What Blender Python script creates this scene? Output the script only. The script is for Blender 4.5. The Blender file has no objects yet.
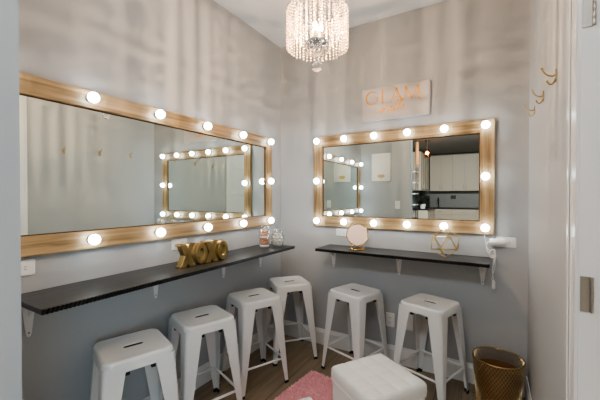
import bpy, bmesh, math, random
from mathutils import Vector, Matrix
random.seed(7)
S = bpy.context.scene
COL = S.collection
PI = math.pi

# ---------------------------------------------------------------- room numbers (metres, camera stands over the origin)
XL, XR = -1.779, 0.220          # left and right wall faces
YB, YF = 2.632, 0.335           # back and front wall faces
ZC = 2.811                      # ceiling
OPX = -1.01                     # left edge of the opening in the front wall
HX0, HX1, HY0 = -2.2, 2.6, -7.0  # kitchen hall behind the opening
SZ = 0.922                      # shelf top

# ---------------------------------------------------------------- mesh builder
class MB:
    def __init__(s): s.v = []; s.f = []; s.sm = []
    def add(s, vs, fs, smooth=False):
        o = len(s.v); s.v += [tuple(p) for p in vs]
        for f in fs: s.f.append(tuple(i + o for i in f)); s.sm.append(smooth)
        return s
    def box(s, x0, x1, y0, y1, z0, z1):
        vs = [(x, y, z) for z in (z0, z1) for y in (y0, y1) for x in (x0, x1)]
        return s.add(vs, [(0,2,3,1),(4,5,7,6),(0,1,5,4),(2,6,7,3),(0,4,6,2),(1,3,7,5)])
    def loft(s, loops, cap0=False, cap1=False, smooth=True, closed=True):
        n = len(loops[0]); vs = [p for l in loops for p in l]; fs = []
        for i in range(len(loops) - 1):
            for j in range(n if closed else n - 1):
                k = (j + 1) % n
                fs.append((i*n+j, i*n+k, (i+1)*n+k, (i+1)*n+j))
        if cap0: fs.append(tuple(reversed(range(n))))
        if cap1: fs.append(tuple((len(loops)-1)*n + j for j in range(n)))
        return s.add(vs, fs, smooth)
    def lathe(s, prof, n=24, c=(0,0,0), smooth=True, axis='z', cap0=False, cap1=False):
        loops = []
        for r, z in prof:
            l = []
            for j in range(n):
                a = 2*PI*j/n; p = (r*math.cos(a), r*math.sin(a), z)
                if axis == 'x': p = (p[2], p[0], p[1])
                if axis == '-x': p = (-p[2], p[1], p[0])
                if axis == 'y': p = (p[1], p[2], p[0])
                if axis == '-y': p = (p[0], -p[2], p[1])
                l.append((p[0]+c[0], p[1]+c[1], p[2]+c[2]))
            loops.append(l)
        return s.loft(loops, cap0, cap1, smooth)
    def tube(s, pts, r, n=8, closed=False, smooth=True):
        pts = [Vector(p) for p in pts]; m = len(pts)
        rs = r if isinstance(r, (list, tuple)) else [r]*m
        tan = []
        for i in range(m):
            if closed: t = pts[(i+1) % m] - pts[i-1]
            else: t = pts[min(i+1, m-1)] - pts[max(i-1, 0)]
            tan.append(t.normalized())
        up = Vector((0,0,1)) if abs(tan[0].z) < .9 else Vector((1,0,0))
        nrm = (up - tan[0]*up.dot(tan[0])).normalized(); loops = []
        for i in range(m):
            nrm = (nrm - tan[i]*nrm.dot(tan[i])).normalized(); b = tan[i].cross(nrm)
            loops.append([pts[i] + (nrm*math.cos(2*PI*j/n) + b*math.sin(2*PI*j/n))*rs[i] for j in range(n)])
        if closed: loops.append(loops[0])
        return s.loft(loops, not closed, not closed, smooth)
    def ball(s, c, r, n=12, m=8, sq=(1,1,1)):
        vs = [(c[0], c[1], c[2]-r*sq[2])]; fs = []
        for i in range(1, m):
            a = -PI/2 + PI*i/m
            for j in range(n):
                b = 2*PI*j/n
                vs.append((c[0]+r*sq[0]*math.cos(a)*math.cos(b), c[1]+r*sq[1]*math.cos(a)*math.sin(b), c[2]+r*sq[2]*math.sin(a)))
        vs.append((c[0], c[1], c[2]+r*sq[2])); top = len(vs)-1
        for j in range(n):
            k = (j+1) % n
            fs.append((0, 1+k, 1+j)); fs.append((top, 1+(m-2)*n+j, 1+(m-2)*n+k))
            for i in range(m-2): fs.append((1+i*n+j, 1+i*n+k, 1+(i+1)*n+k, 1+(i+1)*n+j))
        return s.add(vs, fs, True)
    def prism(s, poly, fn, t0, t1):
        """poly of (a,b); fn(a,b,t) -> xyz"""
        n = len(poly)
        vs = [fn(a, b, t0) for a, b in poly] + [fn(a, b, t1) for a, b in poly]
        fs = [tuple(range(n-1, -1, -1)), tuple(range(n, 2*n))]
        fs += [(j, (j+1) % n, n+(j+1) % n, n+j) for j in range(n)]
        return s.add(vs, fs)
    def build(s, name, mat, parent=None, bevel=0, loc=None, seg=2, fix=True):
        me = bpy.data.meshes.new(name); me.from_pydata(s.v, [], s.f)
        me.polygons.foreach_set('use_smooth', s.sm)
        if fix:
            bm = bmesh.new(); bm.from_mesh(me); bmesh.ops.remove_doubles(bm, verts=bm.verts, dist=1e-6)
            bmesh.ops.recalc_face_normals(bm, faces=bm.faces); bm.to_mesh(me); bm.free()
        if any(s.sm): me.set_sharp_from_angle(angle=math.radians(40))
        me.materials.append(mat)
        o = bpy.data.objects.new(name, me); COL.objects.link(o)
        if parent: o.parent = parent
        if loc: o.location = loc
        if bevel:
            b = o.modifiers.new('bevel', 'BEVEL'); b.width = bevel; b.segments = seg; b.limit_method = 'ANGLE'
        return o

def empty(name, label, cat, loc=(0,0,0), rz=0, group=None):
    o = bpy.data.objects.new(name, None); COL.objects.link(o); o.empty_display_size = .1
    o.location = loc; o.rotation_euler = (0, 0, rz)
    return tag(o, label, cat, group)
def tag(o, label, cat, group=None):
    o['label'] = label; o['category'] = cat
    if group: o['group'] = group
    return o
def struct(o):
    o['kind'] = 'structure'; return o
def copy_tree(o, parent=None):
    c = o.copy(); COL.objects.link(c)
    if parent: c.parent = parent
    for ch in list(o.children): copy_tree(ch, c)
    return c

# ---------------------------------------------------------------- materials
def srgb(r, g, b):
    f = lambda c: (c/255/12.92 if c/255 <= .04045 else ((c/255+.055)/1.055)**2.4)
    return (f(r), f(g), f(b), 1)
class M:
    pass
def mat(name, col, rough=.5, metal=0, bump=0, bscale=60, var=0, vscale=8, spec=.5, coat=0, emis=None, estr=0):
    m = bpy.data.materials.new(name); m.use_nodes = True; nt = m.node_tree; b = nt.nodes['Principled BSDF']
    b.inputs['Base Color'].default_value = col; b.inputs['Roughness'].default_value = rough
    b.inputs['Metallic'].default_value = metal; b.inputs['Specular IOR Level'].default_value = spec
    b.inputs['Coat Weight'].default_value = coat
    tc = nt.nodes.new('ShaderNodeTexCoord')
    if var:
        n = nt.nodes.new('ShaderNodeTexNoise'); n.inputs['Scale'].default_value = vscale; n.inputs['Detail'].default_value = 4
        nt.links.new(tc.outputs['Object'], n.inputs['Vector'])
        mx = nt.nodes.new('ShaderNodeMix'); mx.data_type = 'RGBA'
        mx.inputs[6].default_value = tuple(c*(1-var) for c in col[:3]) + (1,)
        mx.inputs[7].default_value = tuple(min(1, c*(1+var)) for c in col[:3]) + (1,)
        nt.links.new(n.outputs['Fac'], mx.inputs[0]); nt.links.new(mx.outputs[2], b.inputs['Base Color'])
    if bump:
        n = nt.nodes.new('ShaderNodeTexNoise'); n.inputs['Scale'].default_value = bscale; n.inputs['Detail'].default_value = 3
        nt.links.new(tc.outputs['Object'], n.inputs['Vector'])
        bp = nt.nodes.new('ShaderNodeBump'); bp.inputs['Strength'].default_value = bump; bp.inputs['Distance'].default_value = .01
        nt.links.new(n.outputs['Fac'], bp.inputs['Height']); nt.links.new(bp.outputs['Normal'], b.inputs['Normal'])
    if emis:
        b.inputs['Emission Color'].default_value = emis; b.inputs['Emission Strength'].default_value = estr
    return m
def wood(name, c0, c1, axis, rough=.5, s=1.0, coat=0):
    m = bpy.data.materials.new(name); m.use_nodes = True; nt = m.node_tree; b = nt.nodes['Principled BSDF']
    tc = nt.nodes.new('ShaderNodeTexCoord'); mp = nt.nodes.new('ShaderNodeMapping')
    sc = [38*s]*3; sc['xyz'.index(axis)] = 1.6*s; mp.inputs['Scale'].default_value = sc
    nt.links.new(tc.outputs['Object'], mp.inputs['Vector'])
    n = nt.nodes.new('ShaderNodeTexNoise'); n.inputs['Scale'].default_value = 1; n.inputs['Detail'].default_value = 6; n.inputs['Distortion'].default_value = .9
    nt.links.new(mp.outputs[0], n.inputs['Vector'])
    r = nt.nodes.new('ShaderNodeValToRGB'); r.color_ramp.elements[0].position = .34; r.color_ramp.elements[1].position = .66
    r.color_ramp.elements[0].color = c0; r.color_ramp.elements[1].color = c1
    nt.links.new(n.outputs['Fac'], r.inputs[0]); nt.links.new(r.outputs[0], b.inputs['Base Color'])
    b.inputs['Roughness'].default_value = rough; b.inputs['Coat Weight'].default_value = coat
    bp = nt.nodes.new('ShaderNodeBump'); bp.inputs['Strength'].default_value = .15; bp.inputs['Distance'].default_value = .004
    nt.links.new(n.outputs['Fac'], bp.inputs['Height']); nt.links.new(bp.outputs['Normal'], b.inputs['Normal'])
    return m
def emit(name, col, st):
    m = bpy.data.materials.new(name); m.use_nodes = True; nt = m.node_tree; nt.nodes.clear()
    e = nt.nodes.new('ShaderNodeEmission'); e.inputs[0].default_value = col; e.inputs[1].default_value = st
    o = nt.nodes.new('ShaderNodeOutputMaterial'); nt.links.new(e.outputs[0], o.inputs[0]); return m
def crystal(name, transp, tint, rough=.05):
    """clear cut crystal: mostly passes light, some diffuse glow, glossy facets"""
    m = bpy.data.materials.new(name); m.use_nodes = True; nt = m.node_tree; nt.nodes.clear()
    o = nt.nodes.new('ShaderNodeOutputMaterial')
    t = nt.nodes.new('ShaderNodeBsdfTransparent'); t.inputs[0].default_value = tint
    tr = nt.nodes.new('ShaderNodeBsdfTranslucent'); tr.inputs[0].default_value = tint
    df = nt.nodes.new('ShaderNodeBsdfDiffuse'); df.inputs[0].default_value = tint
    g = nt.nodes.new('ShaderNodeBsdfGlossy'); g.inputs['Roughness'].default_value = rough
    a = nt.nodes.new('ShaderNodeMixShader'); a.inputs[0].default_value = .55
    nt.links.new(tr.outputs[0], a.inputs[1]); nt.links.new(df.outputs[0], a.inputs[2])
    b = nt.nodes.new('ShaderNodeMixShader'); b.inputs[0].default_value = .35
    nt.links.new(a.outputs[0], b.inputs[1]); nt.links.new(g.outputs[0], b.inputs[2])
    c = nt.nodes.new('ShaderNodeMixShader'); c.inputs[0].default_value = transp
    nt.links.new(b.outputs[0], c.inputs[1]); nt.links.new(t.outputs[0], c.inputs[2])
    nt.links.new(c.outputs[0], o.inputs[0]); return m
def clear_glass(name, tint=(.985,.99,.99,1)):
    m = bpy.data.materials.new(name); m.use_nodes = True; nt = m.node_tree; nt.nodes.clear()
    o = nt.nodes.new('ShaderNodeOutputMaterial')
    t = nt.nodes.new('ShaderNodeBsdfTransparent'); t.inputs[0].default_value = tint
    g = nt.nodes.new('ShaderNodeBsdfGlossy'); g.inputs['Roughness'].default_value = .03
    lw = nt.nodes.new('ShaderNodeLayerWeight'); lw.inputs[0].default_value = .22
    c = nt.nodes.new('ShaderNodeMixShader')
    nt.links.new(lw.outputs['Facing'], c.inputs[0]); nt.links.new(t.outputs[0], c.inputs[1]); nt.links.new(g.outputs[0], c.inputs[2])
    nt.links.new(c.outputs[0], o.inputs[0]); return m
def mirror_mat(name, col, rough=0.0):
    m = bpy.data.materials.new(name); m.use_nodes = True; nt = m.node_tree; nt.nodes.clear()
    o = nt.nodes.new('ShaderNodeOutputMaterial'); g = nt.nodes.new('ShaderNodeBsdfGlossy')
    g.inputs[0].default_value = col; g.inputs['Roughness'].default_value = rough
    nt.links.new(g.outputs[0], o.inputs[0]); return m
def floor_mat():
    m = bpy.data.materials.new('wood_plank_floor'); m.use_nodes = True; nt = m.node_tree; b = nt.nodes['Principled BSDF']
    tc = nt.nodes.new('ShaderNodeTexCoord'); mp = nt.nodes.new('ShaderNodeMapping'); mp.inputs['Rotation'].default_value = (0,0,PI/2)
    nt.links.new(tc.outputs['Object'], mp.inputs['Vector'])
    br = nt.nodes.new('ShaderNodeTexBrick'); br.inputs['Scale'].default_value = 1; br.inputs['Brick Width'].default_value = 1.25
    br.inputs['Row Height'].default_value = .16; br.inputs['Mortar Size'].default_value = .002; br.offset = .37
    br.inputs['Color1'].default_value = srgb(152,134,112); br.inputs['Color2'].default_value = srgb(132,116,97); br.inputs['Mortar'].default_value = srgb(84,72,60)
    nt.links.new(mp.outputs[0], br.inputs['Vector'])
    m2 = nt.nodes.new('ShaderNodeMapping'); m2.inputs['Scale'].default_value = (30,2,1); nt.links.new(tc.outputs['Object'], m2.inputs['Vector'])
    n = nt.nodes.new('ShaderNodeTexNoise'); n.inputs['Scale'].default_value = 1; n.inputs['Detail'].default_value = 6; nt.links.new(m2.outputs[0], n.inputs['Vector'])
    r = nt.nodes.new('ShaderNodeValToRGB'); r.color_ramp.elements[0].color = (.72,.72,.72,1); r.color_ramp.elements[1].color = (1.15,1.15,1.15,1)
    r.color_ramp.elements[0].position = .3; r.color_ramp.elements[1].position = .7
    nt.links.new(n.outputs['Fac'], r.inputs[0])
    mx = nt.nodes.new('ShaderNodeMix'); mx.data_type = 'RGBA'; mx.blend_type = 'MULTIPLY'; mx.inputs[0].default_value = 1
    nt.links.new(br.outputs['Color'], mx.inputs[6]); nt.links.new(r.outputs[0], mx.inputs[7]); nt.links.new(mx.outputs[2], b.inputs['Base Color'])
    b.inputs['Roughness'].default_value = .42
    return m

WALL = mat('grey_wall_paint', srgb(173,176,179), .6, bump=.04, bscale=180, var=.02, vscale=3, spec=.3)
CEIL = mat('ceiling_paint', srgb(222,226,230), .8, bump=.03, bscale=150, spec=.2)
TRIM = mat('white_trim_paint', srgb(226,227,228), .4, bump=.01, bscale=80)
TRIMG = mat('gloss_trim_paint', srgb(232,233,234), .22, coat=.2, bump=.01)
FLOOR = floor_mat()
STEEL = mat('white_enamel', srgb(226,227,227), .28, coat=.3, bump=.01, bscale=40)
RUBBER = mat('black_rubber', srgb(22,22,22), .7, bump=.05, bscale=200)
OAK = {a: wood('oak_frame_'+a, srgb(122,99,68), srgb(184,156,116), a, .5) for a in 'xyz'}
for k_ in OAK: OAK[k_].node_tree.nodes['Principled BSDF'].inputs['Roughness'].default_value = .38
OAKD = mat('frame_edge', srgb(88,66,46), .6, var=.2, vscale=30)
MIRROR = mirror_mat('silvered_glass', (.80,.89,.88,1))
BULB = emit('bulb_glow', (.91,.98,1,1), 15.0)
FILAMENT = emit('filament_glow', (1,.70,.45,1), 29000)
def glow_glass(name, col, st):
    m = bpy.data.materials.new(name); m.use_nodes = True; nt = m.node_tree; nt.nodes.clear()
    o = nt.nodes.new('ShaderNodeOutputMaterial'); t = nt.nodes.new('ShaderNodeBsdfTransparent'); e = nt.nodes.new('ShaderNodeEmission')
    e.inputs[0].default_value = col; e.inputs[1].default_value = st; a = nt.nodes.new('ShaderNodeAddShader')
    nt.links.new(t.outputs[0], a.inputs[0]); nt.links.new(e.outputs[0], a.inputs[1]); nt.links.new(a.outputs[0], o.inputs[0]); return m
CANDLE = glow_glass('candle_glow', (1,.8,.55,1), 12)
SOCKET = mat('metal_socket', srgb(150,148,145), .3, .9, bump=.01)
SHELF = {a: wood('charcoal_shelf_'+a, srgb(38,38,40), srgb(62,62,64), a, .42, .7) for a in 'xy'}
BLACK = mat('black_edge', srgb(20,20,21), .35, bump=.02)
PLASTIC = mat('white_plastic', srgb(228,228,226), .35, bump=.01)
SLOT_SHADE = mat('slot_shade', srgb(30,30,30), .8, bump=.02)  # dark colour stands in for the shade inside the stool slot
SLOT = mat('dark_slot', srgb(52,52,52), .6, bump=.02)
GOLD = mat('polished_gold', srgb(222,188,120), .22, 1, bump=.02, bscale=30)
BRASS = mat('antique_gold', srgb(190,164,112), .3, 1, bump=.05, bscale=40)
GOLDR = mat('brushed_gold', srgb(196,170,118), .34, 1, bump=.06, bscale=60)
GOLDLEAF = mat('gold_leaf', srgb(236,170,50), .4, .2, bump=.05, bscale=120, emis=None)
MESHG = mat('dull_gold_wire', srgb(190,170,132), .36, .9, bump=.05)
COPPER = mat('copper_liner', srgb(164,124,88), .42, .7, bump=.08, bscale=90)
CHROME = mat('chrome', srgb(225,225,228), .08, 1, bump=.005)
NICKEL = mat('satin_nickel', srgb(168,166,160), .35, 1, bump=.02)
CRYSTAL = crystal('bead_crystal', .34, (1,.90,.78,1))
def cut_glass(name):
    m = bpy.data.materials.new(name); m.use_nodes = True; nt = m.node_tree; nt.nodes.clear()
    o = nt.nodes.new('ShaderNodeOutputMaterial'); g = nt.nodes.new('ShaderNodeBsdfGlass'); g.inputs['IOR'].default_value = 1.52; g.inputs['Roughness'].default_value = .02
    nt.links.new(g.outputs[0], o.inputs[0]); return m
CRYSTALC = cut_glass('clear_crystal')
GLASS = clear_glass('clear_glass')
AMBER = clear_glass('amber_glass', (.95,.62,.3,1))
COTTON = mat('cotton', srgb(240,238,234), .95, bump=.5, bscale=90)
PINKPAD = mat('pink_puff', srgb(205,160,145), .9, bump=.4, bscale=90)
TANPAD = mat('tan_puff', srgb(178,130,100), .9, bump=.4, bscale=90)
LEATHER = mat('white_leather', srgb(232,230,225), .45, bump=.08, bscale=140)
PINK = mat('pink_pile', srgb(242,186,192), .95, var=.16, vscale=22)
PINKB = mat('pink_backing', srgb(230,160,168), .95, var=.1, vscale=30)
BOARD = mat('pale_grey_board', srgb(196,192,192), .6, bump=.04, bscale=250)
CANVAS = mat('white_canvas', srgb(232,229,224), .7, bump=.06, bscale=250)
PINKFACE = mirror_mat('pinkish_face', srgb(240,212,196), .45)  # blurred mirror face with a flat pinkish colour
CAB = mat('beige_cabinet', srgb(188,178,165), .5, bump=.02)
STONE = mat('dark_countertop', srgb(40,40,42), .3, var=.3, vscale=30)
TILE = mat('grey_backsplash', srgb(128,128,128), .4, var=.08, vscale=12)
KWALL = mat('hall_paint', srgb(160,160,158), .7, bump=.03, bscale=150)
KCEIL = mat('shaded_hall_ceiling', srgb(120,120,120), .85, bump=.03, bscale=150)  # kitchen ceiling's shadow put into a darker base colour
BRONZE = mat('dark_bronze', srgb(48,36,28), .4, .7, bump=.02)
OAKW = wood('warm_oak', srgb(150,104,60), srgb(190,140,90), 'z', .5)
LEAF = mat('dark_leaf', srgb(46,60,44), .6, var=.3, vscale=20)

# ---------------------------------------------------------------- the room shell
T = .12
struct(MB().box(HX0-T, HX1+T, HY0-T, YB+T, -.1, 0).build('floor', FLOOR))
struct(MB().box(XL-T, XR+T, YF-T/2, YB+T, ZC, ZC+.1).build('ceiling', CEIL))
struct(MB().box(HX0-T, HX1+T, HY0-T, YF-T/2, ZC, ZC+.1).build('ceiling_hall', KCEIL))
struct(MB().box(XL-T, XL, YF, YB+T, 0, ZC).build('wall_left', WALL))
struct(MB().box(XL, XR+T, YB, YB+T, 0, ZC).build('wall_back', WALL))
DY0, DY1, DZ = .44, 1.198, 2.40
struct(MB().box(XR, XR+T, DY1, YB, 0, ZC).box(XR, XR+T, YF, DY0, 0, ZC).box(XR, XR+T, DY0, DY1, DZ, ZC).build('wall_right', WALL))
struct(MB().box(HX0, OPX, YF-T, YF, 0, ZC).box(XR, HX1, YF-T, YF, 0, ZC).box(OPX, XR, YF-T, YF, 2.42, ZC).build('wall_front', WALL))
struct(MB().box(HX0-T, HX0, HY0, YF, 0, ZC).build('wall_hall_left', KWALL))
struct(MB().box(HX1, HX1+T, HY0, YF, 0, ZC).build('wall_hall_right', KWALL))
struct(MB().box(HX0-T, HX1+T, HY0-T, HY0, 0, ZC).build('wall_hall_far', KWALL))
BH, BT = .14, .015
def bb(name, horiz, a, b, face, sgn):
    m = MB()
    prof = [(0,0),(BT,0),(BT,BH-.03),(BT*.55,BH-.012),(BT*.4,BH),(0,BH)]
    if horiz: m.prism(prof, lambda p, q, t: (t, face+sgn*p, q), a, b)
    else: m.prism(prof, lambda p, q, t: (face+sgn*p, t, q), a, b)
    struct(m.build(name, TRIM))
bb('baseboard_left', False, YF, YB, XL, 1)
bb('baseboard_back', True, XL+BT, XR-BT, YB, -1)
bb('baseboard_right', False, DY1+.09, YB, XR, -1)
bb('baseboard_front', True, XL+BT, OPX, YF, 1)
# door casing round the doorway in the right wall
c = MB()
cw = .098
c.box(XR-.010, XR, DY1, DY1+cw, 0, DZ+cw); c.box(XR-.010, XR, DY0-cw, DY0, 0, DZ+cw); c.box(XR-.010, XR, DY0, DY1, DZ, DZ+cw)
c.box(XR-.014, XR-.010, DY1+cw-.02, DY1+cw, 0, DZ+cw)
struct(c.build('trim_1', TRIMG, bevel=.003))
struct(MB().box(XR-.002, XR+.06, DY1-.0045, DY1-.0002, 0, DZ-.005).build('trim_4', TRIMG))
# panelled door with hinges
d = MB()
dx0, dx1 = XR+.062, XR+.097
st = .1
d.box(dx0+.008, dx1-.008, DY0+.004, DY1-.004, .01, DZ-.004)
for x0, x1 in ((dx0, dx0+.008), (dx1-.008, dx1)):
    d.box(x0, x1, DY0+.004, DY0+st, .01, DZ-.004); d.box(x0, x1, DY1-st, DY1-.004, .01, DZ-.004)
    for k in range(6):
        z = .01 + k*(DZ-.014-.1)/5
        d.box(x0, x1, DY0+st, DY1-st, z, z+.1)
door = struct(d.build('door_1', TRIM, bevel=.003))
for z in (1.074, 1.876, .25):
    h = MB(); w = .0240
    h.box(XR+.001, XR+w, DY1-.008, DY1-.0045, z-.05, z+.05)
    for k in (-1, 0, 1): h.box(XR+.011, XR+.018, DY1-.0088, DY1-.008, z+k*.032-.006, z+k*.032+.006)
    hg = h.build('hinge', NICKEL, door)
    h2 = MB()
    for k in range(5): h2.lathe([(0,-.0095),(.0035,-.0095),(.004,-.008),(.004,.008),(.0035,.0095),(0,.0095)], 12, (XR+.0255, DY1-.012, z+(k-2)*.02))
    h2.build('knuckle', NICKEL, hg)
kn = MB(); kn.lathe([(.027,0),(.027,.006),(.011,.01),(.011,.035),(.024,.042),(.028,.055),(.02,.066),(0,.07)], 20, (dx0, DY0+.065, .95), axis='-x'); kn.build('knob', NICKEL, door)

# ---------------------------------------------------------------- vanity mirrors with bulbs
def vanity(wall, a0, a1, z0, z1, spots, label):
    """wall 'L': plane x=XL, a runs along y; wall 'B': plane y=YB, a runs along x"""
    th, fw = .025, .09
    P = (lambda a, z, t: (XL+t, a, z)) if wall == 'L' else (lambda a, z, t: (a, YB-t, z))
    ac, zc = (a0+a1)/2, z0
    base = Vector(P(ac, zc, 0))
    root = empty('vanity_mirror', label, 'mirror', base)
    Q = lambda a, z, t: tuple(Vector(P(a, z, t)) - base)
    def bx(m, a_0, a_1, z_0, z_1, t0, t1):
        p, q = Q(a_0, z_0, t0), Q(a_1, z_1, t1)
        m.box(min(p[0],q[0]), max(p[0],q[0]), min(p[1],q[1]), max(p[1],q[1]), min(p[2],q[2]), max(p[2],q[2]))
    ax = 'y' if wall == 'L' else 'x'
    fr = []
    for a_0, a_1, z_0, z_1, g in ((a0+fw, a1-fw, z1-fw, z1, ax), (a0+fw, a1-fw, z0, z0+fw, ax), (a0, a0+fw-.0008, z0, z1, 'z'), (a1-fw+.0008, a1, z0, z1, 'z')):
        m = MB(); bx(m, a_0, a_1, z_0, z_1, .001, th); fr.append(m.build('frame_rail', OAK[g], root, bevel=.002))
    m = MB()   # dark rebate line round the glass
    for a_0, a_1, z_0, z_1 in ((a0+fw, a1-fw, z1-fw-.006, z1-fw), (a0+fw, a1-fw, z0+fw, z0+fw+.006), (a0+fw, a0+fw+.006, z0+fw+.006, z1-fw-.006), (a1-fw-.006, a1-fw, z0+fw+.006, z1-fw-.006)):
        bx(m, a_0, a_1, z_0, z_1, .002, .014)
    m.build('rebate', OAKD, root)
    m = MB(); bx(m, a0+fw, a1-fw, z0+fw, z1-fw, .002, .010); m.build('glass', MIRROR, root)
    sax = 'x' if wall == 'L' else '-y'
    first = None
    for a, z in spots:
        if first is None:
            b = MB(); b.lathe([(.0001,-.027),(.011,-.0262),(.019,-.02),(.0248,-.011),(.027,0),(.0248,.011),(.019,.02),(.011,.0254),(.0001,.027)], 18, (0,0,0), axis=sax)
            bo = b.build('light_bulb', BULB, root)
            s2 = MB(); s2.lathe([(.0001,-.0345),(.021,-.0345),(.021,-.028),(.017,-.024),(.0155,-.0215),(.0001,-.0215)], 18, (0,0,0), axis=sax)
            s2.build('socket', SOCKET, bo); first = bo
        else:
            bo = copy_tree(first, root)
        bo.location = Q(a, z, .0603)
    return root
zT, zB = 1.848, 1.133
zm = 1.491
ly = [2.387 - i*.38 for i in range(6)]
vanity('L', .425, 2.453, 1.084, 1.890, [(y, z) for y in ly for z in (zT, zB)] + [(ly[0], zm), (ly[5], zm)],
       'long wood-framed vanity mirror with glowing bulbs on the left wall above the charcoal shelf')
bxs = [-1.350 + i*.264 for i in range(6)]
vanity('B', -1.399, .025, 1.084, 1.890, [(x, z) for x in bxs for z in (zT, zB)] + [(bxs[0], zm), (bxs[5], zm)],
       'wood-framed vanity mirror with glowing bulbs on the back wall below the gold-lettered board')

# ---------------------------------------------------------------- shelves
def shelf(wall, a0, a1, dep, brs, label):
    P = (lambda a, t, z: (XL+t, a, z)) if wall == 'L' else (lambda a, t, z: (a, YB-t, z))
    base = Vector(P((a0+a1)/2, 0, SZ-.024)); root = empty('wall_shelf', label, 'shelf', base)
    Q = lambda a, t, z: tuple(Vector(P(a, t, z)) - base)
    def bx(m, a_0, a_1, t0, t1, z_0, z_1):
        p, q = Q(a_0, t0, z_0), Q(a_1, t1, z_1)
        m.box(min(p[0],q[0]), max(p[0],q[0]), min(p[1],q[1]), max(p[1],q[1]), min(p[2],q[2]), max(p[2],q[2]))
    m = MB(); bx(m, a0, a1, .001, dep-.008, SZ-.022, SZ); m.build('board', SHELF['y' if wall == 'L' else 'x'], root, bevel=.002)
    # ribbed front edge
    n = int((a1-a0)/.0155); poly = [(a0, dep-.009)]
    for i in range(n):
        u = a0 + (a1-a0)*i/n; w = (a1-a0)/n
        poly += [(u+w*.05, dep-.006), (u+w*.3, dep), (u+w*.7, dep), (u+w*.95, dep-.006)]
    poly.append((a1, dep-.009))
    m = MB()
    k = len(poly)
    sl_ = .010
    cl = lambda a: max(a0, min(a1, a))
    lo = [Q(cl(a-sl_/2), t, SZ-.0215) for a, t in poly]; hi = [Q(cl(a+sl_/2), t, SZ-.001) for a, t in poly]
    bl = [Q(cl(a-sl_/2), dep-.009, SZ-.0215) for a, t in poly]; bh = [Q(cl(a+sl_/2), dep-.009, SZ-.001) for a, t in poly]
    m.loft([bl, lo, hi, bh], smooth=False, closed=False)
    m.build('ribbed_edge', BLACK, root)
    for a in brs:
        m = MB(); w0, w1 = .030, .010
        poly = [(-w0, SZ-.0225), (w0, SZ-.0225), (w1, SZ-.185), (w1*.7, SZ-.197), (0, SZ-.201), (-w1*.7, SZ-.197), (-w1, SZ-.185)]
        m.prism(poly, lambda p, q, t: Q(a+p, t, q), .001, .005)
        poly = [(-w0, .001), (w0, .001), (w0*.7, dep*.72), (-w0*.7, dep*.72)]
        m.prism(poly, lambda p, q, t: Q(a+p, q, t), SZ-.0262, SZ-.0222)
        poly = [(.003, SZ-.026), (.003, SZ-.12), (.012, SZ-.1), (dep*.45, SZ-.03), (dep*.5, SZ-.026)]
        m.prism(poly, lambda p, q, t: Q(a+t, p, q), -.0018, .0018)
        br = m.build('bracket', TRIM, root)
        s2 = MB()
        c0 = Q(a, .005, SZ-.182)
        s2.ball(c0, .0045, 10, 6); s2.build('screw', NICKEL, br)
    return root
shelf('L', .545, 2.371, .325, (.615, 1.25, 1.838, 2.30), 'long charcoal wall shelf with ribbed edge on the left wall, holding gold letters and jars')
shelf('B', -1.246, 0.0, .288, (-1.205, -.63, -.045), 'charcoal wall shelf with ribbed edge on the back wall, holding the round and wire ornaments')

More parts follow.
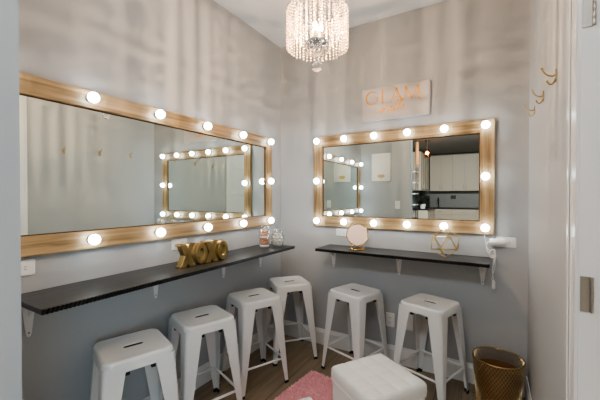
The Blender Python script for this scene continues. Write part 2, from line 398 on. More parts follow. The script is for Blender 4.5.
# ---------------------------------------------------------------- metal stools
def rrect(hx, hy, r, z, n=96):
    out = []
    for j in range(n):
        a = 2*PI*j/n; c, s = math.cos(a), math.sin(a); lo, hi = 0, (hx+hy)*2
        for _ in range(40):
            t = (lo+hi)/2; x, y = abs(c*t), abs(s*t)
            qx, qy = x-(hx-r), y-(hy-r)
            dd = math.hypot(max(qx,0), max(qy,0)) + min(max(qx,qy),0) - r
            if dd > 0: hi = t
            else: lo = t
        out.append((c*lo, s*lo, z))
    return out
def make_stool(label):
    root = empty('metal_stool', label, 'stool', group='white metal stools')
    H, h = .6235, .1528
    m = MB()
    m.loft([rrect(.045, .0115, .0114, H-.022), rrect(.045, .0115, .0114, H-.006), rrect(.048, .0145, .0144, H-.003),
            rrect(h*.62, h*.6, .04, H-.003), rrect(h-.026, h-.026, .034, H-.002), rrect(h-.018, h-.018, .036, H+.0005), rrect(h-.010, h-.010, .038, H),
            rrect(h-.004, h-.004, .042, H-.003), rrect(h-.0005, h-.0005, .044, H-.009), rrect(h+.001, h+.001, .045, H-.018),
            rrect(h+.003, h+.003, .046, H-.052), rrect(h+.001, h+.001, .045, H-.054), rrect(h-.001, h-.001, .044, H-.050), rrect(h-.004, h-.004, .043, H-.012),
            rrect(.05, .02, .0199, H-.012)])
    se = m.build('seat', STEEL, root)
    m = MB(); m.loft([rrect(.0444, .0110, .0109, H-.0052), rrect(.0444, .0110, .0109, H-.019)], False, True); m.build('slot_shade_lining', SLOT_SHADE, se)  # dark insert painting the slot's inner shade
    zt, zb = H-.024, .012
    ot, ob = h+.0005, .188
    for sx in (1, -1):
        for sy in (1, -1):
            m = MB(); loops = []
            zs = [zt, zt-.036, zt-.041, zt-.048, zt-.062, zt-.10, .42, .30, .18, .08, zb]
            for z in zs:
                t = (zt-z)/(zt-zb); o = ot + (ob-ot)*t
                w = .094 + (.028-.094)*t**.95
                dz = zt - z
                rr = .017 - .008*t; th = .003
                prof = []
                def L(off, rad):
                    pts = [(o-w, o-off)]
                    for i in range(6):
                        a = PI/2*(1-i/5); pts.append((o-off-rad+rad*math.cos(a), o-off-rad+rad*math.sin(a)))
                    pts.append((o-off, o-w)); return pts
                prof = L(0, rr) + list(reversed(L(th, rr-th*.8)))
                loops.append([(sx*x, sy*y, z) for x, y in prof])
            m.loft(loops, True, True)
            leg = m.build('leg', STEEL, root)
            f = MB(); lo = []
            for z, e in ((0, -.001), (.003, .001), (.018, .0005), (.02, -.001)):
                t = (zt-z)/(zt-zb); o = ot + (ob-ot)*t + .001 + e; w = .031
                lo.append([(sx*x, sy*y, z) for x, y in ((o-w, o), (o-.008, o), (o-.002, o-.002), (o, o-.008), (o, o-w), (o-.012, o-w), (o-.012, o-.012), (o-w, o-.012))])
            f.loft(lo, True, True); f.build('rubber_foot', RUBBER, leg)
            for i_, (px, py) in enumerate(((ot-.098, ot-.014), (ot-.014, ot-.098))):
                b = MB(); b.box(sx*px-.010, sx*px+.010, sy*py-.008, sy*py+.008, H-.074, H-.046); b.build('stacking_bumper', RUBBER, leg, bevel=.003)
    zc = .175; t = (zt-zc)/(zt-zb); o = ot + (ob-ot)*t - .012
    for k in range(4):
        m = MB(); a = k*PI/2
        R = lambda x, y, z: (x*math.cos(a)-y*math.sin(a), x*math.sin(a)+y*math.cos(a), z)
        vs = []
        x0 = o-.018
        pts = [(-x0, o, zc), (-x0+.02, o-.004, zc), (x0-.02, o-.004, zc), (x0, o, zc)]
        m.tube([R(*p) for p in pts], .0075, 8); m.build('crossbar', STEEL, root)
    return root
stools = [
 ((-1.512, .939), 70.6, 'white metal stool nearest the doorway, under the near end of the left shelf'),
 ((-1.520, 1.386), 70.3, 'white metal stool second from the doorway, below the gold letters'),
 ((-1.505, 1.869), 65.4, 'white metal stool third from the doorway, under the far part of the left shelf'),
 ((-1.495, 2.342), 50, 'white metal stool tucked into the room corner between the two shelves'),
 ((-.904, 2.376), -17.7, 'white metal stool under the back shelf, beneath the round mirror'),
 ((-.357, 2.374), -19, 'white metal stool under the back shelf beside the gold mesh basket'),
]
st0 = None
for (x, y), a, lab in stools:
    s = make_stool(lab) if st0 is None else copy_tree(st0)
    st0 = st0 or s
    s['label'] = lab; s.location = (x, y, 0)
    s.rotation_euler = (0, 0, math.radians(a))

# ---------------------------------------------------------------- ottomans
def make_ottoman(label, loc, rz):
    root = empty('cube_ottoman', label, 'ottoman', loc, rz, 'white tufted ottomans')
    h = .178
    m = MB()
    m.loft([rrect(h-.006, h-.006, .02, 0), rrect(h, h, .022, .006), rrect(h, h, .022, .30), rrect(h-.004, h-.004, .02, .303)], True, True)
    m.build('body', LEATHER, root)
    m = MB(); N = 48; cells = 4
    vs = []; fs = []
    e = h+.003
    def top(u, v):
        a = abs(math.sin(u*cells*PI)); b = abs(math.sin(v*cells*PI))
        ed = min(u, v, 1-u, 1-v)
        z = .376 + .007*(a*b)**.5
        z -= .011*max(0, 1-ed/.035)**2
        return z
    for i in range(N+1):
        for j in range(N+1):
            u, v = i/N, j/N
            x, y = (u-.5)*2, (v-.5)*2
            k = 1 - .028*(abs(x)*abs(y))**6
            vs.append((x*e*k, y*e*k, top(u, v)))
    for i in range(N):
        for j in range(N):
            q = i*(N+1)+j; fs.append((q, q+N+1, q+N+2, q+1))
    per = [(i, 0) for i in range(N)] + [(N, j) for j in range(N)] + [(i, N) for i in range(N, 0, -1)] + [(0, j) for j in range(N, 0, -1)]
    ring = [i*(N+1)+j for i, j in per]; o = len(vs); n = len(ring)
    for r in ring: vs.append((vs[r][0]*1.012, vs[r][1]*1.012, .335))
    for r in ring: vs.append((vs[r][0], vs[r][1], .306))
    for k in range(n):
        k2 = (k+1) % n
        fs.append((ring[k], ring[k2], o+k2, o+k)); fs.append((o+k, o+k2, o+n+k2, o+n+k))
    fs.append(tuple(o+n+k for k in range(n)))
    m.add(vs, fs, True); lid = m.build('tufted_lid', LEATHER, root)
    m = MB(); pts = [(x, y, .3045) for x, y, z in rrect(h+.002, h+.002, .022, 0, 64)]
    m.tube(pts, .0035, 6, True); m.build('piping', LEATHER, root)
    return root
oa = math.radians(-33)
make_ottoman('white tufted cube ottoman standing on the pink rug in front of the back shelf stools', (-.520, 1.690, .020), oa)
make_ottoman('second white ottoman, only a corner showing at the bottom edge beside the first', (-.685, 1.098, .020), oa)

# ---------------------------------------------------------------- pink rug
rug = empty('shaggy_rug', 'fluffy pink shaggy rug on the wood floor under the white ottoman', 'rug', (-.822, 1.585, 0), math.radians(-5.5))
RW, RL = .39, .52
MB().box(-RW, RW, -RL, RL, .001, .012).build('backing', PINKB, rug, bevel=.004)
m = MB()
for i in range(26000):
    x, y = random.uniform(-RW, RW), random.uniform(-RL, RL); a = random.uniform(0, 2*PI); w = .0032
    dx, dy = math.cos(a)*w, math.sin(a)*w; hh = random.uniform(.012, .022); b = random.uniform(0, 2*PI); l = random.uniform(.004, .02)
    lx, ly_ = math.cos(b)*l, math.sin(b)*l
    if i < 3000:
        s_ = random.choice((-1, 1))
        if random.random() < .35: y = s_*RL; ly_ = s_*abs(ly_)
        else: x = s_*RW; lx = s_*abs(lx)
    m.add([(x-dx, y-dy, .011), (x+dx, y+dy, .011), (x+lx*.5+dx*.7, y+ly_*.5+dy*.7, .011+hh*.6), (x+lx*.5-dx*.7, y+ly_*.5-dy*.7, .011+hh*.6), (x+lx, y+ly_, .011+hh*.8)], [(0,1,2,3), (3,2,4)], False)
p = m.build('pile', PINK, rug, fix=False); p['kind'] = 'stuff'

# ---------------------------------------------------------------- chandelier
CX, CY = -.779, 1.490
ch = empty('crystal_chandelier', 'round crystal bead chandelier with lit candle bulbs hanging from the ceiling', 'chandelier', (CX, CY, ZC))
zr, zb0 = 2.312-ZC, 2.115-ZC
R0 = .156
m = MB(); m.lathe([(.0001,0),(.065,0),(.065,-.006),(.055,-.018),(.02,-.028),(.0001,-.028)], 32); m.build('canopy', CHROME, ch)
m = MB(); m.tube([(0,0,-.02), (0,0,2.15-ZC)], .006, 12)
m.lathe([(.0001,zr+.075),(.012,zr+.07),(.02,zr+.055),(.012,zr+.04),(.0001,zr+.035)], 20)
for k in range(4):
    a = k*PI/2 + .4; m.tube([(0,0,zr+.05), (R0*.5*math.cos(a), R0*.5*math.sin(a), zr+.02), (R0*math.cos(a), R0*math.sin(a), zr+.004)], .0035, 8)
m.build('stem', CHROME, ch)
m = MB(); ring = [(R0*math.cos(2*PI*j/64), R0*math.sin(2*PI*j/64), zr+.003) for j in range(64)]; m.tube(ring, .005, 8, True)
ring2 = [((R0-.045)*math.cos(2*PI*j/48), (R0-.045)*math.sin(2*PI*j/48), zr+.003) for j in range(48)]; m.tube(ring2, .003, 6, True)
m.build('ring', CHROME, ch)
NB, pitch = 13, .0152
m = MB()
for k in range(NB):
    z = -.006 - k*pitch; r, hz = .0059, .0055; n = 6
    lo = []
    for zz, f in ((-hz,.25), (-hz*.45,.9), (hz*.45,.9), (hz,.25)): lo.append([(r*f*math.cos(2*PI*j/n), r*f*math.sin(2*PI*j/n), z+zz) for j in range(n)])
    m.loft(lo, True, True, smooth=False)
NS = 44
s0 = m.build('bead_strand', CRYSTAL, ch)
for k in range(NS):
    o = s0 if k == 0 else s0.copy()
    if k: COL.objects.link(o)
    a = 2*PI*k/NS; o.location = (R0*math.cos(a), R0*math.sin(a), zr); o.rotation_euler = (0, 0, a + random.uniform(0, 1)); o.location.z += random.uniform(-.005, .003)
m = MB()
for k in range(10):
    z = -.006 - k*pitch; r, hz = .0058, .006; n = 6
    lo = []
    for zz, f in ((-hz,.25), (-hz*.45,.9), (hz*.45,.9), (hz,.25)): lo.append([(r*f*math.cos(2*PI*j/n), r*f*math.sin(2*PI*j/n), z+zz) for j in range(n)])
    m.loft(lo, True, True, smooth=False)
i0 = m.build('inner_strand', CRYSTAL, ch)
for k in range(18):
    o = i0 if k == 0 else i0.copy()
    if k: COL.objects.link(o)
    a = 2*PI*(k+.5)/18; o.location = ((R0-.045)*math.cos(a), (R0-.045)*math.sin(a), zr)
hz = 2.146 - ZC
m = MB(); m.lathe([(.0001,-.012),(.018,-.012),(.03,-.008),(.058,-.004),(.062,.003),(.055,.008),(.03,.006),(.016,.016),(.0001,.018)], 32, (0,0,hz)); m.build('hub', CHROME, ch)
for k in range(3):
    a = k*2*PI/3 + .55; x, y = .020*math.cos(a), .020*math.sin(a)
    m = MB(); m.tube([(x*.6,y*.6,hz+.006), (x,y,hz+.012), (x,y,hz+.028)], .005, 8); m.lathe([(.0001,hz+.026),(.012,hz+.026),(.0095,hz+.034),(.0085,hz+.06),(.0001,hz+.06)], 12, (x,y,0)); cs = m.build('candle_socket', CHROME, ch)
    b = MB(); b.lathe([(.0001,0),(.006,.001),(.0105,.012),(.0115,.02),(.0095,.031),(.005,.041),(.0001,.048)], 12, (x,y,hz+.0605)); b.build('candle_bulb', CANDLE, cs)
    b = MB(); b.ball((x,y,hz+.082), .0032, 8, 6); b.build('filament', FILAMENT, cs)
m = MB()
n = 8
def faceted(m, c, r, sq=1.0, n=8, rows=5):
    lo = []
    for i in range(rows+1):
        a = -PI/2*.92 + PI*.92*i/rows
        lo.append([(c[0]+r*math.cos(a)*math.cos(2*PI*(j+.5*(i%2))/n), c[1]+r*math.cos(a)*math.sin(2*PI*(j+.5*(i%2))/n), c[2]+r*sq*math.sin(a)) for j in range(n)])
    m.loft(lo, True, True, smooth=False)
faceted(m, (0,0,hz-.024), .011); faceted(m, (0,0,hz-.056), .017, 1.1); faceted(m, (0,0,hz-.120), .029, 1.0, 10, 6)
m.tube([(0,0,hz-.01), (0,0,hz-.1)], .002, 6)
m.build('crystal_finial', CRYSTALC, ch)
m = MB(); faceted(m, (0,0,-.012), .0075); faceted(m, (0,0,-.032), .012, 1.3); m.tube([(0,0,0), (0,0,-.02)], .0012, 5)
d0 = m.build('crystal_drop', CRYSTALC, ch)
for k in range(8):
    o = d0 if k == 0 else d0.copy()
    if k: COL.objects.link(o)
    a = 2*PI*k/8; o.location = (.056*math.cos(a), .056*math.sin(a), hz-.004)

# ---------------------------------------------------------------- lettered board over the back mirror
def ribbon(m, pts, ws, fn, z=.0012):
    """flat brush stroke with a width per point; fn maps board coordinates to xyz"""
    pts = [Vector((p[0], p[1], 0)) for p in pts]; L, Rr = [], []
    for i in range(len(pts)):
        t = (pts[min(i+1, len(pts)-1)] - pts[max(i-1, 0)]).normalized(); nn = Vector((-t.y, t.x, 0))
        w = (ws[i] if isinstance(ws, (list, tuple)) else ws)*1.2
        L.append(pts[i] + nn*w/2); Rr.append(pts[i] - nn*w/2)
    n = len(pts)
    vs = [fn(p.x, p.y, z) for p in L] + [fn(p.x, p.y, z) for p in Rr]
    m.add(vs, [(i, i+1, n+i+1, n+i) for i in range(n-1)])
def spline(ctrl, k=8):
    out = []; n = len(ctrl)
    for i in range(n-1):
        p0, p1, p2, p3 = [Vector(ctrl[max(0, min(n-1, i+o))]) for o in (-1, 0, 1, 2)]
        for j in range(k):
            t = j/k
            out.append(tuple(.5*((2*p1) + (p2-p0)*t + (2*p0-5*p1+4*p2-p3)*t*t + (3*p1-p0-3*p2+p3)*t**3)))
    out.append(tuple(ctrl[-1])); return out
BX0, BX1, BZ0, BZ1 = -.930, -.398, 1.976, 2.240
bd = empty('wall_sign', 'white rectangular board with gold lettering on the back wall above the mirror', 'sign', ((BX0+BX1)/2, YB, BZ0))
W, Hh = BX1-BX0, BZ1-BZ0
MB().box(-W/2, W/2, -.035, -.001, 0, Hh).build('board', BOARD, bd, bevel=.003)
fn = lambda u, v, z: (-W/2 + u, -.035 - z, v)
m = MB(); c0, c1 = .132, .237; hC = c1-c0
gcx, gcz, gr = .085, (c0+c1)/2, hC/2   # G
g = [(gcx+gr*.95*math.cos(math.radians(a)), gcz+gr*math.sin(math.radians(a))) for a in range(40, 331, 10)]
ribbon(m, g, [.003+.008*max(0, math.sin(math.pi*i/(len(g)-1)))**1.5 for i in range(len(g))], fn)
ribbon(m, [(gcx+gr*.82, gcz-gr*.5), (gcx+gr*.82, gcz-gr*.02)], .008, fn); ribbon(m, [(gcx+gr*.45, gcz), (gcx+gr*1.05, gcz)], .003, fn)
ribbon(m, [(.172, c0), (.172, c1)], .010, fn); ribbon(m, [(.162, c1-.0015), (.182, c1-.0015)], .003, fn); ribbon(m, [(.162, c0+.0015), (.215, c0+.0015), (.218, c0+.02)], .003, fn)  # L
ribbon(m, [(.240, c0), (.284, c1+.004)], .005, fn); ribbon(m, [(.280, c1+.004), (.326, c0)], .011, fn); ribbon(m, [(.256, c0+.036), (.309, c0+.036)], .0035, fn)   # A
ribbon(m, [(.343, c0), (.356, c1)], .005, fn); ribbon(m, [(.354, c1), (.401, c0+.008)], .011, fn); ribbon(m, [(.401, c0+.006), (.446, c1)], .005, fn); ribbon(m, [(.446, c1), (.458, c0)], .011, fn)  # M
for sx_ in (.240, .326, .343, .458): ribbon(m, [(sx_-.009, c0+.0012), (sx_+.009, c0+.0012)], .0025, fn)
m.build('capital_lettering', GOLDLEAF, bd, fix=False)
m = MB(); sl = .42
def script(ctrl, wid=.0042):
    pp = spline([(x+(y-.06)*sl, y) for x, y in ctrl], 8)
    ws = []
    for i in range(len(pp)):
        dy = pp[min(i+1, len(pp)-1)][1] - pp[max(0, i-1)][1]
        ws.append(wid*(.55 + (.8 if dy < 0 else .25)))
    ribbon(m, pp, ws, fn)
b0, xh, asc = .062, .098, .142
script([(.132,xh-.008),(.140,xh),(.143,b0+.01),(.152,b0),(.166,xh-.004),(.167,b0+.008),(.176,b0),(.190,xh),(.200,xh-.004)])          # w
script([(.236,xh-.004),(.222,xh),(.210,b0+.016),(.216,b0),(.232,xh-.006),(.236,xh),(.234,b0+.008),(.242,b0),(.256,b0+.02)])           # a
script([(.254,b0+.018),(.272,asc-.012),(.270,asc),(.261,asc-.01),(.260,b0+.008),(.268,b0),(.282,b0+.02)])                             # l
script([(.280,b0+.018),(.299,asc-.008),(.297,asc+.004),(.287,asc-.008),(.286,b0+.008),(.294,b0),(.308,b0+.02)])                       # l
script([(.306,b0+.016),(.322,xh+.004),(.324,xh-.008),(.334,b0+.018),(.328,b0),(.312,b0+.004)])                                        # s
m.build('script_lettering', GOLDLEAF, bd, fix=False)

# ---------------------------------------------------------------- gold hooks on the right wall
def hook(y, z, label, first=None):
    if first:
        r = copy_tree(first); r['label'] = label; r.location = (XR, y, z); return r
    r = empty('coat_hook', label, 'hook', (XR, y, z), 0, 'gold coat hooks')
    m = MB(); m.loft([[( -t, yy, zz) for yy, zz in [(p[0], p[1]) for p in rrect(.009, .026, .0085, 0, 24)]] for t in (.0008, .004)], True, True, smooth=False); m.build('plate', GOLDR, r)
    m = MB(); p = spline([(-.003,0,.004),(-.012,0,-.001),(-.028,0,.006),(-.040,0,.020),(-.046,0,.034)], 6)
    m.tube(p, [.0034]*(len(p)-3)+[.003,.003,.0028], 8); m.ball(p[-1], .005, 10, 8); m.build('upper_prong', GOLDR, r)
    m = MB(); p = spline([(-.003,0,-.012),(-.006,0,-.022),(-.014,0,-.032),(-.024,0,-.029),(-.029,0,-.018)], 6)
    m.tube(p, .0032, 8); m.ball(p[-1], .0046, 10, 8); m.build('lower_prong', GOLDR, r)
    return r
hk = hook(1.60, 1.825, 'gold double coat hook on the right wall, nearest the white door casing')
hook(1.95, 1.838, 'gold double coat hook on the right wall, middle of the three', hk)
hook(2.305, 1.852, 'gold double coat hook on the right wall, nearest the back corner', hk)

# ---------------------------------------------------------------- outlets and switch
def plate(label, cat, name, wall, a, z, w, h, kind, n=2):
    P = {'L': lambda p, q, t: (t, p, q), 'B': lambda p, q, t: (p, -t, q), 'F': lambda p, q, t: (-p, t, q)}[wall]
    loc = {'L': (XL, a, z), 'B': (a, YB, z), 'F': (a, YF, z)}[wall]
    r = empty(name, label, cat, loc)
    m = MB(); o = rrect(w/2, h/2, .006, 0, 48); i = rrect(w/2-.004, h/2-.004, .005, 0, 48)
    m.loft([[P(p[0], p[1], .0008) for p in o], [P(p[0], p[1], .003) for p in o], [P(p[0], p[1], .006) for p in i]], True, True, smooth=False)
    m.build('cover_plate', PLASTIC, r)
    if kind == 'outlet':
        hor = w > h
        for k in range(n):
            s = (k-(n-1)/2)*.04
            cp, cq = (s, 0) if hor else (0, s)
            m = MB(); o = rrect(.0145, .0145, .008, 0, 32); m.loft([[P(p[0]+cp, p[1]+cq, t) for p in o] for t in (.0055, .0078)], True, True, smooth=False); rc = m.build('receptacle', PLASTIC, r)
            m = MB()
            for e in (-1, 1):
                a0, b0_ = (.0012, .0045)
                if hor: u0, v0, du, dv = cp, cq+e*.0055, b0_, a0
                else: u0, v0, du, dv = cp+e*.0055, cq, a0, b0_
                q = [(u0-du, v0-dv), (u0+du, v0-dv), (u0+du, v0+dv), (u0-du, v0+dv)]
                m.prism(q, P, .0072, .0084)
            m.build('slots', SLOT, rc)
    else:
        m = MB(); o = rrect(.0165, .033, .003, 0, 32); m.loft([[P(p[0], p[1], t) for p in o] for t in (.0055, .0085)], True, True, smooth=False); m.build('rocker', PLASTIC, r)
    return r
plate('white horizontal outlet plate beneath the near end of the left mirror, beside the doorway edge', 'outlet', 'wall_outlet', 'L', .583, 1.033, .115, .072, 'outlet')
plate('white horizontal outlet plate under the left mirror behind the gold letters', 'outlet', 'wall_outlet', 'L', 1.428, 1.034, .12, .072, 'outlet')
plate('white horizontal outlet plate partly behind the round mirror on the back wall', 'outlet', 'wall_outlet', 'B', -1.125, 1.035, .115, .07, 'outlet')
plate('white horizontal outlet plate right of the back mirror with a plug in it', 'outlet', 'wall_outlet', 'B', .095, 1.034, .118, .072, 'outlet')
plate('white vertical outlet plate low on the back wall between the two back stools', 'outlet', 'wall_outlet', 'B', -.700, .343, .072, .115, 'outlet')
plate('white vertical plate low on the back wall behind the stool beside the basket', 'outlet', 'wall_outlet', 'B', -.556, .352, .072, .13, 'switch')
plate('white light switch on the front wall seen in the back mirror', 'switch', 'light_switch', 'F', -1.20, 1.225, .075, .12, 'switch')

# plug-in adapter and cords at the right end of the back shelf
pa = empty('power_adapter', 'white cylindrical power plug in the outlet right of the back mirror', 'plug', (.055, YB-.036, 1.034))
m = MB(); m.lathe([(.0001,-.058),(.02,-.058),(.0255,-.053),(.0265,-.04),(.0265,.028),(.024,.034),(.0001,.034)], 24, axis='x'); m.build('body', PLASTIC, pa)
m = MB(); m.lathe([(.0001,-.006),(.019,-.006),(.019,.003),(.0001,.003)], 20, (.012,.0265,0), axis='y'); m.build('plug_base', PLASTIC, pa)
cord = empty('hanging_cable', 'thin white cord with bunched loops hanging past the right end of the back shelf', 'cord', (.02, 2.57, .70))
def cpts(l): return [(x-.02, y-2.57, z-.70) for x, y, z in l]
m = MB()
m.tube(cpts(spline([(-.004,2.596,1.034),(-.016,2.59,1.03),(-.022,2.585,1.0),(-.012,2.58,.965),(.006,2.575,.95),(.018,2.57,.93),(.012,2.565,.955),(.004,2.56,.98),(.016,2.56,.985),(.026,2.565,.955),(.022,2.565,.90),(.016,2.57,.85),(.018,2.57,.80),(.022,2.572,.76)], 6)), .0035, 6)
m.tube(cpts(spline([(-.035,2.612,1.083),(-.03,2.606,1.05),(-.02,2.6,1.0),(-.004,2.59,.975),(.014,2.585,.965),(.034,2.58,.95),(.030,2.575,.92),(.028,2.575,.86),(.014,2.575,.80),(.010,2.575,.77)], 6)), .0022, 6)
for k in range(3): m.tube(cpts([(.014+.016*math.cos(t*PI/8), 2.568+k*.006, .958+.028*math.sin(t*PI/8+k*.3)) for t in range(16)]), .0042, 6, True)
m.build('cable', PLASTIC, cord)
m = MB(); m.lathe([(.0001,-.03),(.009,-.03),(.011,-.02),(.011,.02),(.006,.032),(.0001,.032)], 14, (.002, .002, .045)); m.build('inline_switch', PLASTIC, cord)

# ---------------------------------------------------------------- on the left shelf: letters and jars
xo = empty('letter_ornament', 'shiny gold freestanding XOXO letters on the left shelf', 'ornament', (-1.60, 1.335, SZ), math.radians(-3))
TH = .05
fnl = lambda p, q, t: (t, p, q)
def letX(m, y0, w, h):
    s = .021
    for k in (1, -1):
        yc = y0 + w/2
        A = [(yc-k*w/2-s*.95, 0.0), (yc-k*w/2+s*1.1, 0.0), (yc+k*w/2+s*.95, h), (yc+k*w/2-s*1.1, h)]
        m.prism(A, fnl, -TH/2, TH/2)
    for yy, zz in ((y0-.006, 0), (y0+w+.006, 0), (y0-.006, h-.012), (y0+w+.006, h-.012)):
        m.box(-TH/2-.0007, TH/2+.0007, yy-.02, yy+.02, zz, zz+.012)
def letO(m, yc, w, h):
    n = 40; prof = []
    def el(r, t): return [(t, yc+(w/2-r*.95)*math.cos(2*PI*j/n), h/2+.001+(h/2-r)*math.sin(2*PI*j/n)) for j in range(n)]
    m.loft([el(0,-TH/2), el(0,TH/2), el(.030,TH/2), el(.030,-TH/2), el(0,-TH/2)], smooth=True)
hL = .140
for kind, y in (('X', 0), ('O', .100), ('X', .185), ('O', .280)):
    m = MB()
    if kind == 'X': letX(m, y-.035, .062, hL)
    else: letO(m, y, .092, hL*.94)
    m.build('letter', BRASS, xo, bevel=.003)

def jar(label, x, y, prof_out, wall, lidz, r_l, name='glass_jar'):
    r = empty(name, label, 'jar', (x, y, SZ))
    m = MB(); inner = [(max(rr-wall, .0001), max(z, .006)) for rr, z in reversed(prof_out)]
    m.lathe([(.0001, .0005)] + prof_out + inner[:-1] + [(inner[-1][0], .006), (.0001, .006)], 32); m.build('vessel', GLASS, r)
    m = MB(); m.lathe([(.0001, lidz), (r_l*.9, lidz), (r_l, lidz+.004), (r_l, lidz+.01), (r_l*.8, lidz+.018), (.012, lidz+.026), (.007, lidz+.032), (.011, lidz+.038), (.0145, lidz+.047), (.011, lidz+.056), (.0001, lidz+.06)], 28); m.build('lid', GLASS, r)
    return r
j1x, j1y, j2x, j2y = -1.628, 2.165, -1.590, 2.300
jar('tall clear glass jar holding stacked pink and tan puffs on the left shelf', j1x, j1y, [(.044,.0005),(.047,.004),(.047,.150),(.043,.156)], .003, .157, .046)
jar('squat clear glass jar full of cotton balls near the room corner', j2x, j2y, [(.040,.0005),(.053,.012),(.061,.05),(.060,.085),(.044,.108),(.044,.116)], .003, .117, .046)
z = .0075
for k, (mt, hh, nm, cat) in enumerate(((COTTON,.020,'white','cotton pad'), (TANPAD,.030,'tan','powder puff'), (TANPAD,.026,'tan','powder puff'), (COTTON,.014,'white','cotton pad'), (PINKPAD,.026,'pink','powder puff'), (PINKPAD,.022,'pink','powder puff'))):
    m = MB(); r = .0405 - .001*(k % 2)
    m.lathe([(.0001,0),(r*.85,0),(r,hh*.3),(r,hh*.7),(r*.85,hh),(.0001,hh)], 24)
    o = m.build(cat.replace(' ', '_'), mt, loc=(j1x, j1y, SZ+z))
    labs = ['white cotton pad at the bottom of the tall glass jar', 'tan powder puff in the tall glass jar, lowest of the puffs', 'tan powder puff in the tall glass jar just under the white pad band', 'white cotton pad between the tan and pink puffs in the tall jar', 'pink powder puff in the tall glass jar resting on the white pad', 'pink powder puff topmost in the tall glass jar']
    tag(o, labs[k], cat, 'puffs and pads in the tall jar'); z += hh + .0006
cb = None
lay = [(.0285, 6, .0302), (.0285, 1, 0), (.055, 7, .036), (.055, 1, 0), (.082, 6, .034), (.084, 1, 0), (.106, 4, .021)]
for z, n, rad in lay:
    for k in range(n):
        if cb is None:
            m = MB(); m.ball((0,0,0), .0148, 12, 8); o = cb = m.build('cotton_ball', COTTON)
        else: o = cb.copy(); COL.objects.link(o)
        a = 2*PI*k/n + z*40; o.location = (j2x+rad*math.cos(a), j2y+rad*math.sin(a), SZ+z-.006)
        tag(o, 'white cotton ball inside the squat glass jar', 'cotton ball', 'cotton balls in the jar')

# ---------------------------------------------------------------- on the back shelf: round mirror and wire ornament
rm = empty('tabletop_mirror', 'small round pinkish-faced vanity mirror with gold rim on the back shelf', 'mirror', (-.925, 2.47, SZ), math.radians(22))
rr, zc_, tl = .085, .121, math.radians(-12)
def tilt(x, y, z): # tilt about x through (0,0,zc_)
    return (x, y*math.cos(tl)-z*math.sin(tl), zc_+y*math.sin(tl)+z*math.cos(tl))
m = MB(); n = 48
m.loft([[tilt(r*math.cos(2*PI*j/n), t, r*math.sin(2*PI*j/n)) for j in range(n)] for r, t in ((rr-.004,-.004),(rr,-.005),(rr+.003,-.002),(rr+.003,.004),(rr-.003,.006),(.0001,.006))]); m.build('rim', GOLD, rm)
m = MB(); m.loft([[tilt(r*math.cos(2*PI*j/n), t, r*math.sin(2*PI*j/n)) for j in range(n)] for r, t in ((.0001,-.0035),(rr-.003,-.0035))]); m.build('mirror_face', PINKFACE, rm)
m = MB(); m.tube([(.06*math.cos(2*PI*j/32), .042*math.sin(2*PI*j/32), .0045) for j in range(32)], .004, 8, True)
for sx in (-1, 1): m.tube(spline([(sx*.056,.0,.0045),(sx*.05,.012,.018),(sx*.03,.012,.03),(sx*.014,.008,.036)], 5), .004, 8)
m.tube([(-.016,.008,.036), (.016,.008,.036)], .0045, 8); m.build('stand', GOLD, rm)

phi = (1+5**.5)/2
iv = [Vector(v).normalized() for v in [(-1,phi,0),(1,phi,0),(-1,-phi,0),(1,-phi,0),(0,-1,phi),(0,1,phi),(0,-1,-phi),(0,1,-phi),(phi,0,-1),(phi,0,1),(-phi,0,-1),(-phi,0,1)]]
rot = Matrix.Rotation(math.radians(20.9), 3, 'X')
iv = [Matrix.Rotation(.35, 3, 'Z') @ (rot @ v) for v in iv]
mz = min(v.z for v in iv); RG = .103
m = MB(); el = min((iv[0]-v).length for v in iv[1:])
for i in range(12):
    for j in range(i):
        if (iv[i]-iv[j]).length < el*1.05: m.tube([iv[i]*RG, iv[j]*RG], .003, 6)
    m.ball(iv[i]*RG, .0042, 8, 6)
o = m.build('geometric_ornament', GOLDR, loc=(-.272, 2.462, SZ - mz*RG + .0030)); tag(o, 'gold wire faceted geometric ornament on the right part of the back shelf', 'ornament')

# ---------------------------------------------------------------- gold mesh basket
BX, BY = .048, 2.445
bk = empty('waste_basket', 'round gold mesh waste basket on the floor in the back right corner', 'basket', (BX, BY, 0))
r0, r1, bh = .122, .146, .305
rad = lambda z: r0 + (r1-r0)*z/bh
m = MB(); ns = 46
for s_ in (1, -1):
    for k in range(ns):
        pts = []
        for i in range(15):
            z = .006 + (bh-.01)*i/14; a = 2*PI*k/ns + s_*i/14*1.25
            pts.append((rad(z)*math.cos(a), rad(z)*math.sin(a), z))
        m.tube(pts, .0024, 4)
m.build('mesh_wall', MESHG, bk, fix=False)
m = MB(); m.tube([(r1*math.cos(2*PI*j/64), r1*math.sin(2*PI*j/64), bh) for j in range(64)], .0045, 8, True); m.build('rim', GOLDR, bk)
m = MB(); m.lathe([(.0001,.001),(r0,.001),(r0+.003,.004),(r0+.001,.012),(r0-.004,.012),(r0-.006,.006),(.0001,.006)], 48); m.build('base', GOLDR, bk)
m = MB(); m.lathe([(rad(.03)-.006,.03),(rad(.23)-.006,.23),(rad(.23)-.008,.23),(rad(.03)-.008,.03),(rad(.03)-.006,.03)], 48); m.build('band', COPPER, bk)

